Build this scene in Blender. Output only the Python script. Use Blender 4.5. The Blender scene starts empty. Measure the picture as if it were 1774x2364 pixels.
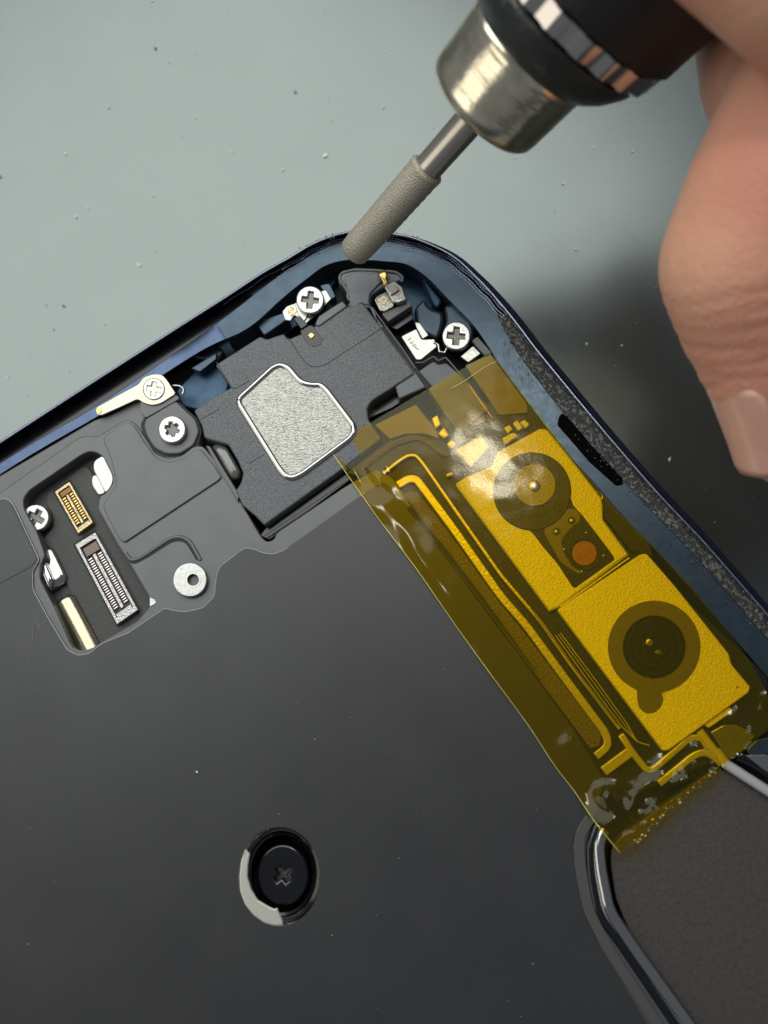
import bpy, bmesh, math, random
from mathutils import Vector, Matrix, noise
random.seed(7)
S = bpy.context.scene
COL = S.collection
# ------------------------------------------------------------------ camera, world, lamps, exposure
FPX = 2200.0; CX, CY = 887.0, 1182.0
TH = math.radians(14)
Fw = Vector((-.365*math.sin(TH), .931*math.sin(TH), -math.cos(TH))).normalized()
Rt = (Vector((1,0,0)) - Fw*Fw.x).normalized()
Up = Rt.cross(Fw)
CP = -Fw*22.0
cam = bpy.data.cameras.new('camera'); camo = bpy.data.objects.new('camera', cam); COL.objects.link(camo)
camo.matrix_world = Matrix(((Rt.x,Up.x,-Fw.x,CP.x),(Rt.y,Up.y,-Fw.y,CP.y),(Rt.z,Up.z,-Fw.z,CP.z),(0,0,0,1)))
cam.sensor_fit = 'VERTICAL'; cam.sensor_height = 36; cam.lens = 36*FPX/2364
cam.clip_start = .5; cam.clip_end = 400
cam.dof.use_dof = True; cam.dof.focus_distance = 22.0; cam.dof.aperture_fstop = .10
S.camera = camo
W = bpy.data.worlds.new('World'); S.world = W; W.use_nodes = True
W.node_tree.nodes['Background'].inputs[0].default_value = (.78,.86,1,1)
W.node_tree.nodes['Background'].inputs[1].default_value = .18
def area(name, loc, tgt, sx, sy, power, col, rot=0):
    l = bpy.data.lights.new(name, 'AREA'); l.shape = 'RECTANGLE'; l.size = sx; l.size_y = sy
    l.energy = power; l.color = col
    o = bpy.data.objects.new(name, l); COL.objects.link(o); o.location = loc
    q = (Vector(tgt)-Vector(loc)).to_track_quat('-Z','Y'); o.rotation_mode = 'QUATERNION'
    o.rotation_quaternion = q @ Matrix.Rotation(rot,3,'Z').to_quaternion()
    return o
area('ceiling_panel', (-23.5,36.5,42), (-23.5,36.5,0), 64, 64, 35500, (.975,1,.965), math.radians(45))
area('warm_fill', (-42,-14,20), (0,2,0), 34, 26, 4200, (1,.95,.84))  # unseen fill light added to brighten the driver's side and hand edges
area('bench_lamp', (2.9,10.2,31), (2.5,1,0), 4.2, 1.6, 1000, (1,.93,.78), math.radians(-40))
S.view_settings.view_transform = 'Standard'; S.view_settings.look = 'None'
S.view_settings.exposure = 0; S.view_settings.gamma = 1
S.render.engine = 'CYCLES'
S.cycles.max_bounces = 10; S.cycles.transparent_max_bounces = 16

# ------------------------------------------------------------------ helpers
FR = dict(N=(0,0,1), A=(0,800,.42169), B=(500,500,.42169), C=(900,780,.52651), E=(900,0,.54252), F=(0,0,.60241),
          G=(1000,1500,.46627), H=(450,1800,.24096), I=(0,1400,.54217), J=(0,1030,.22599), K=(600,560,.33133),
          L=(1000,960,.27108), M=(1300,1250,.28554), P=(950,0,.49639), Q=(1100,740,.40602), R=(750,960,.30120))
def un(x, y, z):
    d = Fw*FPX + Rt*(x-CX) + Up*(CY-y)
    t = (z-CP.z)/d.z
    return CP + d*t
def pt(f, l): ox, oy, s = FR[f]; return [(ox+a*s, oy+b*s) for a, b in l]
def dep(p): return (p-CP).dot(Fw)
def rnd(p, r, n=5):
    if r <= 0: return p
    out = []; N_ = len(p)
    for i in range(N_):
        a, b, c = Vector(p[i-1]), Vector(p[i]), Vector(p[(i+1)%N_])
        u, v = (a-b), (c-b); lu, lv = u.length, v.length
        if lu < 1e-6 or lv < 1e-6: continue
        d = min(r, lu*.48, lv*.48); s, e = b+u/lu*d, b+v/lv*d
        for k in range(n+1):
            t = k/n; out.append(tuple(s*(1-t)**2 + b*2*t*(1-t) + e*t*t))
    return out
def circ(cx, cy, r, n=40, ry=None, f='N', a0=0):
    ox, oy, s = FR[f]; ry = ry or r
    return [(ox+s*(cx+r*math.cos(a0+k*2*math.pi/n)), oy+s*(cy+ry*math.sin(a0+k*2*math.pi/n))) for k in range(n)]
def img(p): d = p-CP; k = d.dot(Fw); return CX+FPX*d.dot(Rt)/k, CY-FPX*d.dot(Up)/k
def img_in_hole(v): x, y = img(v); return math.hypot(x-645, (y-2020)*.8) < 100
def sheet_ok(v): x, y = img(v); return y > 1520-(x-180)*.3 and (x < 60 or x > 260)
LOC = {}
def par(o, parent):
    if parent is not None:
        o.parent = parent; o.matrix_parent_inverse = Matrix.Translation(-LOC.get(parent.name, Vector((0,0,0))))
def mk(name, me, m, parent=None):
    o = bpy.data.objects.new(name, me); COL.objects.link(o)
    if m is not None:
        me.materials.clear(); me.materials.append(m)
    par(o, parent); return o
def fin(me, ang=35):
    for p in me.polygons: p.use_smooth = True
    me.set_sharp_from_angle(angle=math.radians(ang)); return me
def meshify(cu, name):
    o = bpy.data.objects.new('t', cu); COL.objects.link(o)
    dg = bpy.context.evaluated_depsgraph_get()
    me = bpy.data.meshes.new_from_object(o.evaluated_get(dg)); me.name = name
    bpy.data.objects.remove(o); bpy.data.curves.remove(cu); return me
def clean(q, dmin=1.3):
    for _ in range(4):
        o = []
        for p in q:
            if not o or math.hypot(p[0]-o[-1][0], p[1]-o[-1][1]) > dmin: o.append(p)
        while len(o) > 3 and math.hypot(o[0][0]-o[-1][0], o[0][1]-o[-1][1]) <= dmin: o.pop()
        q = []
        for i in range(len(o)):
            a = Vector(o[i-1])-Vector(o[i]); b = Vector(o[(i+1)%len(o)])-Vector(o[i])
            if a.length and b.length and a.normalized().dot(b.normalized()) > .93: continue
            q.append(o[i])
        if len(q) == len(o): break
    return q
def slabmesh(name, outline, z0, z1, holes=(), bev=.02, r=4):
    cu = bpy.data.curves.new('t', 'CURVE'); cu.dimensions = '2D'; cu.fill_mode = 'BOTH'
    h = z1-z0; bev = min(bev, h*.45)
    cu.extrude = h/2-bev; cu.bevel_depth = bev; cu.bevel_resolution = 2; cu.offset = -bev if bev else 0
    for k, l in enumerate([outline]+list(holes)):
        q = clean(rnd(l, r)); P = [un(x, y, z1) for x, y in q]
        a = sum(P[i-1].x*P[i].y-P[i].x*P[i-1].y for i in range(len(P)))
        if (a < 0) == (k == 0): P.reverse()
        sp = cu.splines.new('POLY'); sp.points.add(len(P)-1); sp.use_cyclic_u = True
        for s_, v in zip(sp.points, P): s_.co = (v.x, v.y, 0, 1)
    me = meshify(cu, name); me.transform(Matrix.Translation((0,0,(z0+z1)/2)))
    bm = bmesh.new(); bm.from_mesh(me); bmesh.ops.remove_doubles(bm, verts=bm.verts, dist=5e-4)
    bmesh.ops.dissolve_limit(bm, angle_limit=.004, verts=bm.verts, edges=bm.edges); bm.to_mesh(me); bm.free()
    xs = [v.co.x for v in me.vertices]; ys = [v.co.y for v in me.vertices]
    Q_ = [un(x, y, z1) for x, y in outline]
    if xs and (max(xs) > max(v.x for v in Q_)+.05 or min(xs) < min(v.x for v in Q_)-.05 or max(ys) > max(v.y for v in Q_)+.05 or min(ys) < min(v.y for v in Q_)-.05): print('SPIKE', name)
    fin(me)
    for p in me.polygons:
        if abs(p.normal.z) > .985 or p.area < 2e-6: p.use_smooth = False
    return me
def slab(name, outline, z0, z1, m, parent=None, holes=(), bev=.02, r=4):
    return mk(name, slabmesh(name, outline, z0, z1, holes, bev, r), m, parent)
def joinmesh(name, mes):
    bm = bmesh.new()
    for me in mes: bm.from_mesh(me); bpy.data.meshes.remove(me)
    out = bpy.data.meshes.new(name); bm.to_mesh(out); bm.free(); return fin(out)
def tubemesh(name, pts3, r, cyc=False, res=3):
    cu = bpy.data.curves.new('t','CURVE'); cu.dimensions = '3D'; cu.bevel_depth = r; cu.bevel_resolution = res; cu.use_fill_caps = True
    sp = cu.splines.new('POLY'); sp.points.add(len(pts3)-1); sp.use_cyclic_u = cyc
    for s_, v in zip(sp.points, pts3): s_.co = (v[0], v[1], v[2], 1)
    return fin(meshify(cu, name), 60)
def tube(name, l, z, r, m, parent, cyc=False, rr=10):
    q = rnd(l, rr) if cyc else opr(l, rr)
    return mk(name, tubemesh(name, [un(x,y,z) for x,y in q], r, cyc), m, parent)
def opr(l, r):
    if len(l) < 3: return l
    q = rnd(l, r); return [l[0]]+q[6:-6]+[l[-1]]
def ribbon(l, w, r=10):
    q = [Vector(p) for p in opr(l, r)]; a, b = [], []
    for i, p in enumerate(q):
        d = (q[min(i+1,len(q)-1)]-q[max(i-1,0)])
        if d.length < 1e-6: continue
        d.normalize(); n = Vector((-d.y, d.x))*w/2
        a.append(tuple(p+n)); b.append(tuple(p-n))
    return a+b[::-1]
# ------------------------------------------------------------------ materials
def mat(name, col, rough=.5, metal=0, bump=0, bscale=20, cvar=0, cscale=6, stretch=None, spec=.5, rvar=0, coat=0, rotz=0, col2=None, thr=None, aniso=0):
    m = bpy.data.materials.new(name); m.use_nodes = True; nt = m.node_tree; N = nt.nodes; Lk = nt.links
    b = N['Principled BSDF']
    b.inputs['Base Color'].default_value = (*col,1); b.inputs['Roughness'].default_value = rough
    b.inputs['Metallic'].default_value = metal; b.inputs['Specular IOR Level'].default_value = spec
    b.inputs['Coat Weight'].default_value = coat; b.inputs['Coat Roughness'].default_value = .12
    tc = N.new('ShaderNodeTexCoord'); mp = N.new('ShaderNodeMapping'); Lk.new(tc.outputs['Object'], mp.inputs[0])
    mp.inputs['Rotation'].default_value = (0,0,rotz)
    if stretch: mp.inputs['Scale'].default_value = stretch
    def nz(s, d=4):
        n = N.new('ShaderNodeTexNoise'); n.inputs['Scale'].default_value = s; n.inputs['Detail'].default_value = d
        Lk.new(mp.outputs[0], n.inputs['Vector']); return n
    if bump:
        n = nz(bscale, 3); bp = N.new('ShaderNodeBump'); bp.inputs['Strength'].default_value = bump; bp.inputs['Distance'].default_value = .05
        Lk.new(n.outputs[0], bp.inputs['Height']); Lk.new(bp.outputs[0], b.inputs['Normal'])
    if cvar or col2:
        n = nz(cscale, 5); cr = N.new('ShaderNodeValToRGB'); Lk.new(n.outputs[0], cr.inputs[0])
        if col2:
            t = thr or .55
            cr.color_ramp.elements[0].position = t-.06; cr.color_ramp.elements[1].position = t+.06
            cr.color_ramp.elements[0].color = (*col,1); cr.color_ramp.elements[1].color = (*col2,1)
        else:
            cr.color_ramp.elements[0].position = .3; cr.color_ramp.elements[1].position = .7
            cr.color_ramp.elements[0].color = (*[c*(1-cvar) for c in col],1); cr.color_ramp.elements[1].color = (*[min(1,c*(1+cvar)) for c in col],1)
        Lk.new(cr.outputs[0], b.inputs['Base Color'])
    if rvar:
        n = nz(cscale*1.7, 4); mr = N.new('ShaderNodeMapRange'); Lk.new(n.outputs[0], mr.inputs[0])
        mr.inputs[1].default_value = .3; mr.inputs[2].default_value = .7
        mr.inputs[3].default_value = max(.02,rough-rvar); mr.inputs[4].default_value = rough+rvar
        Lk.new(mr.outputs[0], b.inputs['Roughness'])
    if aniso: b.inputs['Anisotropic'].default_value = aniso
    return m
M_mat = mat('mat_silicone', (.165,.185,.178), .27, .74, .015, 80, .015, .4, rvar=.01)
M_sheet = mat('graphite_sheet', (.062,.062,.064), .42, .5, .05, 45, .03, .4, rvar=.04)
M_plate = mat('plate_grey', (.125,.13,.13), .42, .45, .06, 60, .05, 2)
M_plast = mat('plastic_dark', (.13,.135,.135), .45, .25, .05, 40, .05, 2)
M_spk = mat('speaker_speckle', (.145,.155,.16), .45, .35, .5, 38, .5, 42)
M_spk2 = mat('carrier_grey', (.13,.14,.148), .45, .35, .2, 40, .25, 42)
M_black = mat('black_gloss', (.006,.006,.008), .18, 0, 0, spec=.6)
M_blackm = mat('black_matte', (.008,.008,.01), .6)
M_blue = mat('blue_anodised', (.055,.08,.108), .34, .75, .03, 24, .10, 3, rvar=.04)
M_bluest = mat('blue_strip', (.075,.105,.175), .3, .8, .05, 40, .1, 6)
M_bluedk = mat('blue_dark', (.03,.065,.11), .35, .6, .05, 20, .2, 4)
M_lip = mat('rim_dark', (.02,.022,.045), .16, .6, .25, 5, .3, 8, rvar=.1)
M_grit = mat('grit_residue', (.06,.062,.065), .5, .35, 1.0, 26, col2=(.24,.23,.20), cscale=12, thr=.57)
M_screw = mat('screw_nickel', (.50,.50,.48), .30, 1, .08, 20, .06, 10)
M_recess = mat('screw_recess', (.14,.13,.12), .35, 1, .2, 20)
M_foil = mat('foil_silver', (.43,.43,.39), .36, .9, .6, 20, .05, 8, stretch=(.45,1.6,1), rotz=math.radians(20))
M_chrome = mat('chrome', (.48,.465,.44), .12, 1, .05, 6)
M_steel = mat('steel_plate', (.40,.40,.375), .28, 1, .12, 12, .05, 8)
M_nickgold = mat('nickel_gold', (.46,.43,.33), .28, 1, .05, 20)
M_gold = mat('gold', (.85,.55,.18), .25, 1, .2, 25)
M_goldsp = mat('gold_pad', (.55,.52,.42), .35, 1, .3, 40, col2=(.30,.19,.06), cscale=30, thr=.52)
M_pcb = mat('pcb', (.06,.062,.06), .5, .2, .3, 30, .1, 20)
M_conn = mat('connector_silver', (.5,.48,.47), .3, .9, .4, 30, .3, 25)
M_conng = mat('connector_gold', (.62,.50,.28), .3, .9, .4, 30, .3, 25)
M_mod = mat('module_satin', (.90,.86,.74), .42, .30, .6, 30, .22, 34)
M_modrim = mat('module_rim', (.66,.64,.56), .32, .6, .2, 16)
M_film = mat('film_grey', (.15,.14,.10), .4, .2, .08, 30, .08, 8)
M_film2 = mat('film_dark', (.010,.010,.009), .3, .1, .25, 30, .3, 30)
M_lensd = mat('lens_cover', (.055,.057,.048), .38, .4, .35, 34, .35, 45)
M_copper = mat('orange_sensor', (.30,.13,.025), .4, .2, .1, 20, .15, 8)
M_batt = mat('panel_texture', (.085,.075,.070), .45, .2, .25, 14, .12, 10, rvar=.08)
M_batts = M_batt
M_rub = mat('rubber_black', (.022,.024,.024), .38, 0, .35, 6, col2=(.06,.065,.063), cscale=3, thr=.66)
M_grip = mat('grip_black', (.008,.006,.006), .5, 0, .2, 12)
M_knurl = mat('knurled_steel', (.46,.42,.33), .42, .5, .7, 32)
M_shaft = mat('shaft_steel', (.50,.45,.39), .28, .9, .02, 8)
M_dust = mat('dust_white', (.75,.76,.72), .8)
# ------------------------------------------------------------------ bench mat
def box(name, x0, y0, x1, y1, z0, z1, m):
    bm = bmesh.new(); bmesh.ops.create_cube(bm, size=1)
    bmesh.ops.scale(bm, vec=(x1-x0, y1-y0, z1-z0), verts=bm.verts); bmesh.ops.translate(bm, vec=((x0+x1)/2,(y0+y1)/2,(z0+z1)/2), verts=bm.verts)
    me = bpy.data.meshes.new(name); bm.to_mesh(me); bm.free(); return mk(name, me, m)
ZT = -2.4
g = box('work_mat', -60, -60, 60, 60, ZT-.4, ZT, M_mat); g['kind'] = 'structure'; g['label'] = 'grey green silicone work mat under the phone'
bm = bmesh.new()
def fleck(x, y, z, s):
    vs = []
    n = random.choice((4,5,6)); a0 = random.random()*6
    for k in range(n):
        a = a0+k*2*math.pi/n; rr = s*random.uniform(.4,1.1)
        vs.append(bm.verts.new((x+rr*math.cos(a)*random.uniform(.5,1.4), y+rr*math.sin(a), z+random.uniform(.01,.05))))
    t = bm.verts.new((x,y,z+s*.7))
    for k in range(n): bm.faces.new((vs[k], vs[(k+1)%n], t))
sc_=1.5
for fx, fy, s in [(252,248,.045),(452,272,.03),(535,352,.035),(752,360,.05),(654,392,.035),(905,127,.03),(885,248,.03),(95,235,.03),(152,355,.035),(176,502,.04),(205,480,.03),(322,612,.05),(360,578,.035),(443,455,.025),(352,2,.03),(242,748,.03),(20,870,.03),(160,855,.025),(1230,890,.07),(1355,795,.04),(1360,1015,.02),(1435,798,.03),(1547,1062,.06),(1462,350,.025),(1372,340,.03),(1300,425,.04),(1330,575,.03),(1190,365,.03),(456,1782,0)]:
    if s:
        v = un(fx, fy, ZT); fleck(v.x, v.y, ZT, s*1.4)
for k in range(170):
    v = un(random.uniform(0,1774), random.uniform(0,1300), ZT); fleck(v.x, v.y, ZT, random.choice((.010,.014,.02)))
me = bpy.data.meshes.new('dust'); bm.to_mesh(me); bm.free()
d = mk('dust', me, M_dust); d['kind'] = 'stuff'; d['label'] = 'white dust specks scattered over the work mat'
bm = bmesh.new()
for fx, fy, s in [(360,112,.06),(682,214,.07),(148,708,.05),(2,410,.07),(108,706,.03),(125,762,.03),(392,146,.03)]:
    v = un(fx, fy, ZT); fleck(v.x, v.y, ZT, s)
me = bpy.data.meshes.new('grime'); bm.to_mesh(me); bm.free()
d = mk('grime', me, mat('grime_dark', (.07,.08,.08), .7)); d['kind'] = 'stuff'; d['label'] = 'tiny dark grime spots on the work mat'
# ------------------------------------------------------------------ phone
ph = bpy.data.objects.new('smartphone', None); COL.objects.link(ph); ph.location = (0,-2,ZT); LOC[ph.name] = Vector((0,-2,ZT))
ph['label'] = 'opened smartphone chassis with dark blue metal frame lying on the grey mat'; ph['category'] = 'phone'
# frame: traced outer line, offsets inward (lip, shelf, ledge)
ST = [((-400,1279),5,43,64),((0,1019),5,43,64),((211,882),5,53,75),((421,747),5,46,76),((520,684),6,38,90),((602,630),6,30,78),((665,594),6,24,66),((723,560),6,22,60),
      ((783,538),6,20,64),((838,530),6,20,70),((892,535),6,20,68),((964,549),7,20,66),((1048,584),8,22,85),((1111,636),9,24,92),((1158,684),10,28,92),((1203,736),10,46,98),
      ((1258,808),12,54,104),((1376,951),13,58,112),((1457,1046),13,54,108),((1538,1138),13,52,108),((1628,1233),13,50,108),((1709,1325),13,50,108),((1790,1418),13,50,108),((2100,1775),13,50,108)]
def catmull(P, n):
    out = []
    for i in range(len(P)-1):
        a, b, c, d_ = P[max(i-1,0)], P[i], P[i+1], P[min(i+2,len(P)-1)]
        for k in range(n):
            t = k/n; out.append(tuple(.5*((2*b[j])+(-a[j]+c[j])*t+(2*a[j]-5*b[j]+4*c[j]-d_[j])*t*t+(-a[j]+3*b[j]-3*c[j]+d_[j])*t**3) for j in range(len(b))))
    out.append(P[-1]); return out
CR = catmull([(p[0],p[1],a,b,c) for p,a,b,c in ST], 8)
def off(i, d):
    a = Vector(CR[max(i-1,0)][:2]); b = Vector(CR[min(i+1,len(CR)-1)][:2]); t = (b-a).normalized()
    return CR[i][0]-t.y*d, CR[i][1]+t.x*d
def loft(name, curves, m, parent, close=False):
    bm = bmesh.new(); R_ = [[bm.verts.new(v) for v in c] for c in curves]
    for a, b in zip(R_, R_[1:]+([R_[0]] if close else [])):
        for i in range(len(a)-1): bm.faces.new((a[i], a[i+1], b[i+1], b[i]))
    bmesh.ops.recalc_face_normals(bm, faces=bm.faces)
    me = bpy.data.meshes.new(name); bm.to_mesh(me); bm.free(); fin(me, 50); return mk(name, me, m, parent)
nC = range(len(CR))
def cur(kf, z, k=0): return [un(*off(i, kf(CR[i])+k), z if not callable(z) else z(i)) for i in nC]
lip = lambda c: c[2]; shf = lambda c: c[3]; led = lambda c: c[4]
def push(c, d):   # push outward in world
    out = []
    for i, v in enumerate(c):
        t = (c[min(i+1,len(c)-1)]-c[max(i-1,0)]).normalized(); out.append(v+Vector((-t.y, t.x, 0))*d)
    return out
c1 = cur(lambda c:0, .22); c1b = cur(lip, .26); 
wob = lambda i: .26
base1 = push([Vector((v.x,v.y,.12)) for v in c1], .05); base2 = push([Vector((v.x,v.y,-1.0)) for v in c1], .10); base3 = push([Vector((v.x,v.y,-2.0)) for v in c1], .02); base4 = push([Vector((v.x,v.y,ZT)) for v in c1], -.25)
zs = lambda i: -.12 if CR[i][0] < 560 and i < 60 else (.06 if CR[i][0] > 1180 else -.02)
c2 = cur(lip, zs, 2); c3 = cur(shf, zs)
fr = loft('metal_frame', [base4, base3, base2, base1, c1, c1b, c2], M_lip, ph)
fr['label'] = 'glossy dark navy outer rim of the phone frame'
i_r = next(i for i in nC if CR[i][0] > 1175)
def sub(c, a, b): return c[a:b]
loft('adhesive_channel', [sub(c2,0,i_r+1), sub(c3,0,i_r+1)], M_black, ph)
loft('adhesive_residue', [sub(c2,i_r,len(CR)), sub(c3,i_r,len(CR))], M_grit, ph)['label'] = 'gritty dried glue residue along the right rim'
i_l = next(i for i in nC if CR[i][0] > 470)
zl = lambda i: -.08 if i < i_l else .03
c4 = cur(shf, zl, 1); c5 = cur(led, lambda i: -.10 if i < i_l-6 else 0.0)
c6 = [Vector((v.x,v.y,-1.1)) for v in c5]
loft('blue_wall', [sub(c4,0,i_l+1), sub(c5,0,i_l+1)], M_bluest, ph)
loft('blue_ledge', [sub(c4,i_l,len(CR)), sub(c5,i_l,len(CR)), sub(c6,i_l,len(CR))], M_blue, ph)
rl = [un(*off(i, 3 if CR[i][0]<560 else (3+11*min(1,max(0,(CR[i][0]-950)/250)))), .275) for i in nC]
mk('rim_glint_line', tubemesh('rim_glint_line', rl, .022), mat('rim_glint', (.32,.35,.46), .25, .9, rvar=.1), ph)  # pale blue tube stands in for the highlight along the rim bevel
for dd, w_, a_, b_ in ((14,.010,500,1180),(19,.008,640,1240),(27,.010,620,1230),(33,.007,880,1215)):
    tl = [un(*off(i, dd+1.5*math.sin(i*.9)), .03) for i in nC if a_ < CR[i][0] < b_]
    mk('edge_glint', tubemesh('edge_glint', tl, w_), bpy.data.materials['rim_glint'], ph)
# side slot in the right ledge
sl = pt('Q', [(470,545),(490,525),(530,560),(700,760),(830,895),(835,930),(795,935),(645,800),(520,655),(462,590)])
slab('side_slot', sl, .0, .064, mat('slot_dark',(.002,.002,.003),.9,spec=.05), ph, bev=.004, r=4)
# residue crumbs along the slot
bm = bmesh.new()
for k in range(520):
    i = random.randint(i_r+4, len(CR)-10); c = CR[i]; w = random.random()
    d_ = c[2]+6+48*w**1.2
    if c[0] < 1220: d_ = c[3]*random.uniform(.3,1.2)
    x, y = off(i, d_); x += random.uniform(-14,14); y += random.uniform(-14,14)
    v = un(x, y, .06); fleck(v.x, v.y, .06, random.choice((.008,.012,.02,.028)))
for k in range(420):
    x, y = random.gauss(1222,42), random.gauss(858,50); v = un(x,y,.07)
    j = min(nC, key=lambda j: (CR[j][0]-x)**2+(CR[j][1]-y)**2); dd = math.hypot(CR[j][0]-x, CR[j][1]-y)
    if x*.0 + dd > 16 and dd < 88 and y > CR[j][1]-5: fleck(v.x, v.y, .065, random.choice((.006,.009,.014)))
for k in range(90):
    i = random.choice([j for j in nC if 690 < CR[j][0] < 800 or 880 < CR[j][0] < 1010]); x, y = off(i, random.uniform(-2,9)); v = un(x,y,.26); fleck(v.x,v.y,.26, random.choice((.012,.02,.03)))
me = bpy.data.meshes.new('glue_crumbs'); bm.to_mesh(me); bm.free()
o = mk('glue_crumbs', me, mat('crumb', (.12,.118,.10), .7, cvar=.4, cscale=20), ph); o['kind'] = 'stuff'
# deep floor
inner = [off(i, CR[i][4]-8) for i in nC if i % 3 == 0]
slab('chassis_floor', inner+[(2300,2900),(-500,2900)], -2.2, -1.1, M_blackm, ph, bev=0, r=0)
# ---- chassis plate with recess
rec = pt('J', [(245,640),(240,540),(300,455),(850,80),(930,52),(1010,75),(1060,120),(1150,300),(1155,370),(1080,480),(1012,512),(1000,640),(1200,1000),(1320,1190),(1525,1540),(1530,1640),(1400,1790),(1050,1990),(940,2065),(820,2090),(735,2050),(560,1650),(410,1360),(415,1220),(465,1120),(430,1020),(385,890)])
chas = pt('A', [(-700,1300),(-700,1265),(0,800),(440,492),(490,487),(530,495),(680,402),(720,405),(750,430),(805,510),(850,585),(920,615),(1000,595),(1060,545),(1110,542),(1180,620),(1320,850),(1430,1040),(1460,1070),(1500,1058)]) + pt('B',[(330,1730),(700,1480),(800,1420),(880,1380),(960,1420)]) + [(1000,1230),(1260,1620),(1335,1745)] + pt('G',[(800,860),(780,950),(800,1110),(840,1290),(950,1470),(1225,1853),(1420,2140)]) + [(-400,2500)]
holeb = circ(810,930,385,48,470,'H')
slab('chassis_plate', chas, -.7, 0, M_plate, ph, holes=[rec, holeb], bev=.03, r=9)
step = pt('A', [(560,500),(680,415),(720,420),(740,440),(790,520),(850,605),(920,635),(1010,612),(1070,562),(1100,562),(1165,640),(1215,715),(1195,735),(680,1075),(650,1050),(560,870),(640,760),(620,660),(600,590)])
slab('raised_shield', step, -.005, .05, M_plate, ph, bev=.045, r=12)
lowc = pt('A', [(725,1190),(800,1150),(940,1065),(1000,1060),(1040,1090),(1095,1175),(1130,1190),(1185,1260),(1150,1380),(1020,1430),(910,1400),(840,1390)])
# raised rim wall around the washer pocket
tube('pocket_rim', pt('A', [(690,1130),(720,1175),(770,1160),(940,1048),(1000,1042),(1045,1070),(1100,1170)]), -.01, .05, M_plate, ph, rr=16)
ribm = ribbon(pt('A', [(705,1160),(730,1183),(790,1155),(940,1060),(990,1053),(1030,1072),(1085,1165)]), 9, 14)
slab('pocket_painted_shadow', ribm, 0, .008, M_blackm, ph, bev=0, r=0)  # thin black ribbon paints the shadow along the pocket step
# graphite sheet on top
sheet = pt('A', [(-700,1330),(-700,840),(0,836),(40,832),(75,865),(215,1165),(205,1190),(180,1230),(182,1330),(270,1495),(370,1660),(430,1692),(490,1680),(560,1625),(700,1570),(905,1432),(960,1447),(1020,1452),(1110,1432),(1175,1370),(1187,1250),(1210,1200),(1340,1102),(1390,1108),(1440,1130),(1500,1138),(1560,1112)]) + pt('B',[(800,1520)]) + [(885,1112),(915,1135)] + pt('R',[(1000,1180),(1600,1980)]) + pt('G',[(700,400),(850,650),(800,830),(730,870),(690,960),(700,1100),(740,1290),(830,1480),(1060,1853),(1150,2000)]) + [(1500,2500),(-400,2500)]
slab('graphite_sheet', sheet, .002, .035, M_sheet, ph, holes=[circ(810,930,390,48,475,'H')], bev=.008, r=8)['label'] = 'large dark grey sheet covering the battery area'
ed = rnd(sheet, 8)
# thin bright adhesive edge following the sheet
q = rnd(sheet,8); edge = [p for p in q if p[0] > -40 and p[0] < 840 and p[1] < 1700]
segs = [[]]
for p in q:
    if -200 < p[0] < 900 and 1130 < p[1] < 1700 or (-200 < p[0] < 100 and 1100 < p[1] < 1700): 
        if segs[-1] and math.hypot(p[0]-segs[-1][-1][0], p[1]-segs[-1][-1][1]) > 160: segs.append([])
        segs[-1].append(p)
M_edge = mat('edge_clear', (.42,.43,.43), .3, .5)
for sg_ in segs:
    if len(sg_) > 2: mk('sheet_edge', tubemesh('sheet_edge', [un(x,y,.034) for x,y in sg_], .009), M_edge, ph)
# creases left of recess
for l in ([(0,1325),(20,1300),(55,1235)],[(70,1530),(80,1440),(95,1450),(113,1425)]):
    mk('crease', tubemesh('crease', [un(x+random.uniform(-2,2),y,.036) for x,y in catmull(l,6)], .008), mat('crease_m',(.2,.2,.2),.35,.5), ph)
ov = pt('A', [(-60,842),(35,838),(60,862),(205,1165),(170,1205),(-60,1330)])
slab('sheet_overlap', ov, .036, .048, M_sheet, ph, bev=.004, r=8)
# ---- recess contents
slab('circuit_board', rec, -1.0, -.42, M_pcb, ph, bev=0, r=9)
pcbtop = pt('J', [(470,500),(850,205),(900,215),(960,300),(1040,480),(1060,620),(1560,1540),(1560,1700),(1050,2040),(900,1950),(600,1200),(440,950),(550,820),(540,700),(480,600)])
slab('board_shield', pcbtop, -.42, -.33, M_pcb, ph, bev=.02, r=8)
def lerp2(c, u, v):  # c: 4 corners tl,tr,br,bl
    a = Vector(c[0])*(1-u)+Vector(c[1])*u; b = Vector(c[3])*(1-u)+Vector(c[2])*u
    return tuple(a*(1-v)+b*v)
def quad(c, u0, v0, u1, v1): return [lerp2(c,u0,v0), lerp2(c,u1,v0), lerp2(c,u1,v1), lerp2(c,u0,v1)]
def connector(name, c, n, z, mb, mp, lab, rows, mid):
    b = slab(name, c, z-.1, z+.06, mb, ph, holes=[quad(c,.12,.06,.88,.94)], bev=.012, r=2); b['label'] = lab
    slab('well', quad(c,.1,.04,.9,.96), z-.1, z-.02, M_pcb, b, bev=0, r=1)
    slab('key_block', quad(c,.2,.085,.85,.19), z-.05, z+.045, mid, b, bev=.01, r=1)
    slab('centre_bar', quad(c,.44,.2,.58,.88), z-.05, z+.035, mb, b, bev=.01, r=1)
    slab('end_block', quad(c,.15,.9,.85,.955), z-.05, z+.05, mb, b, bev=.01, r=1)
    for (u0,u1) in rows:
        ms = [slabmesh('p', quad(c,u0,.22+.64*k/n,u1,.22+.64*(k+.6)/n), z-.04, z+.03, (), .01, 0) for k in range(n)]
        mk('pin_row', joinmesh('pin_row', ms), mp, b)
    return b
slab('connector_gasket', pt('J', [(535,460),(715,335),(975,785),(800,920)]), -.335, -.31, M_blackm, ph, bev=.005, r=2)
slab('connector_gasket', pt('J', [(745,1000),(970,850),(1430,1675),(1200,1850)]), -.335, -.31, M_blackm, ph, bev=.005, r=2)
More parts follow.
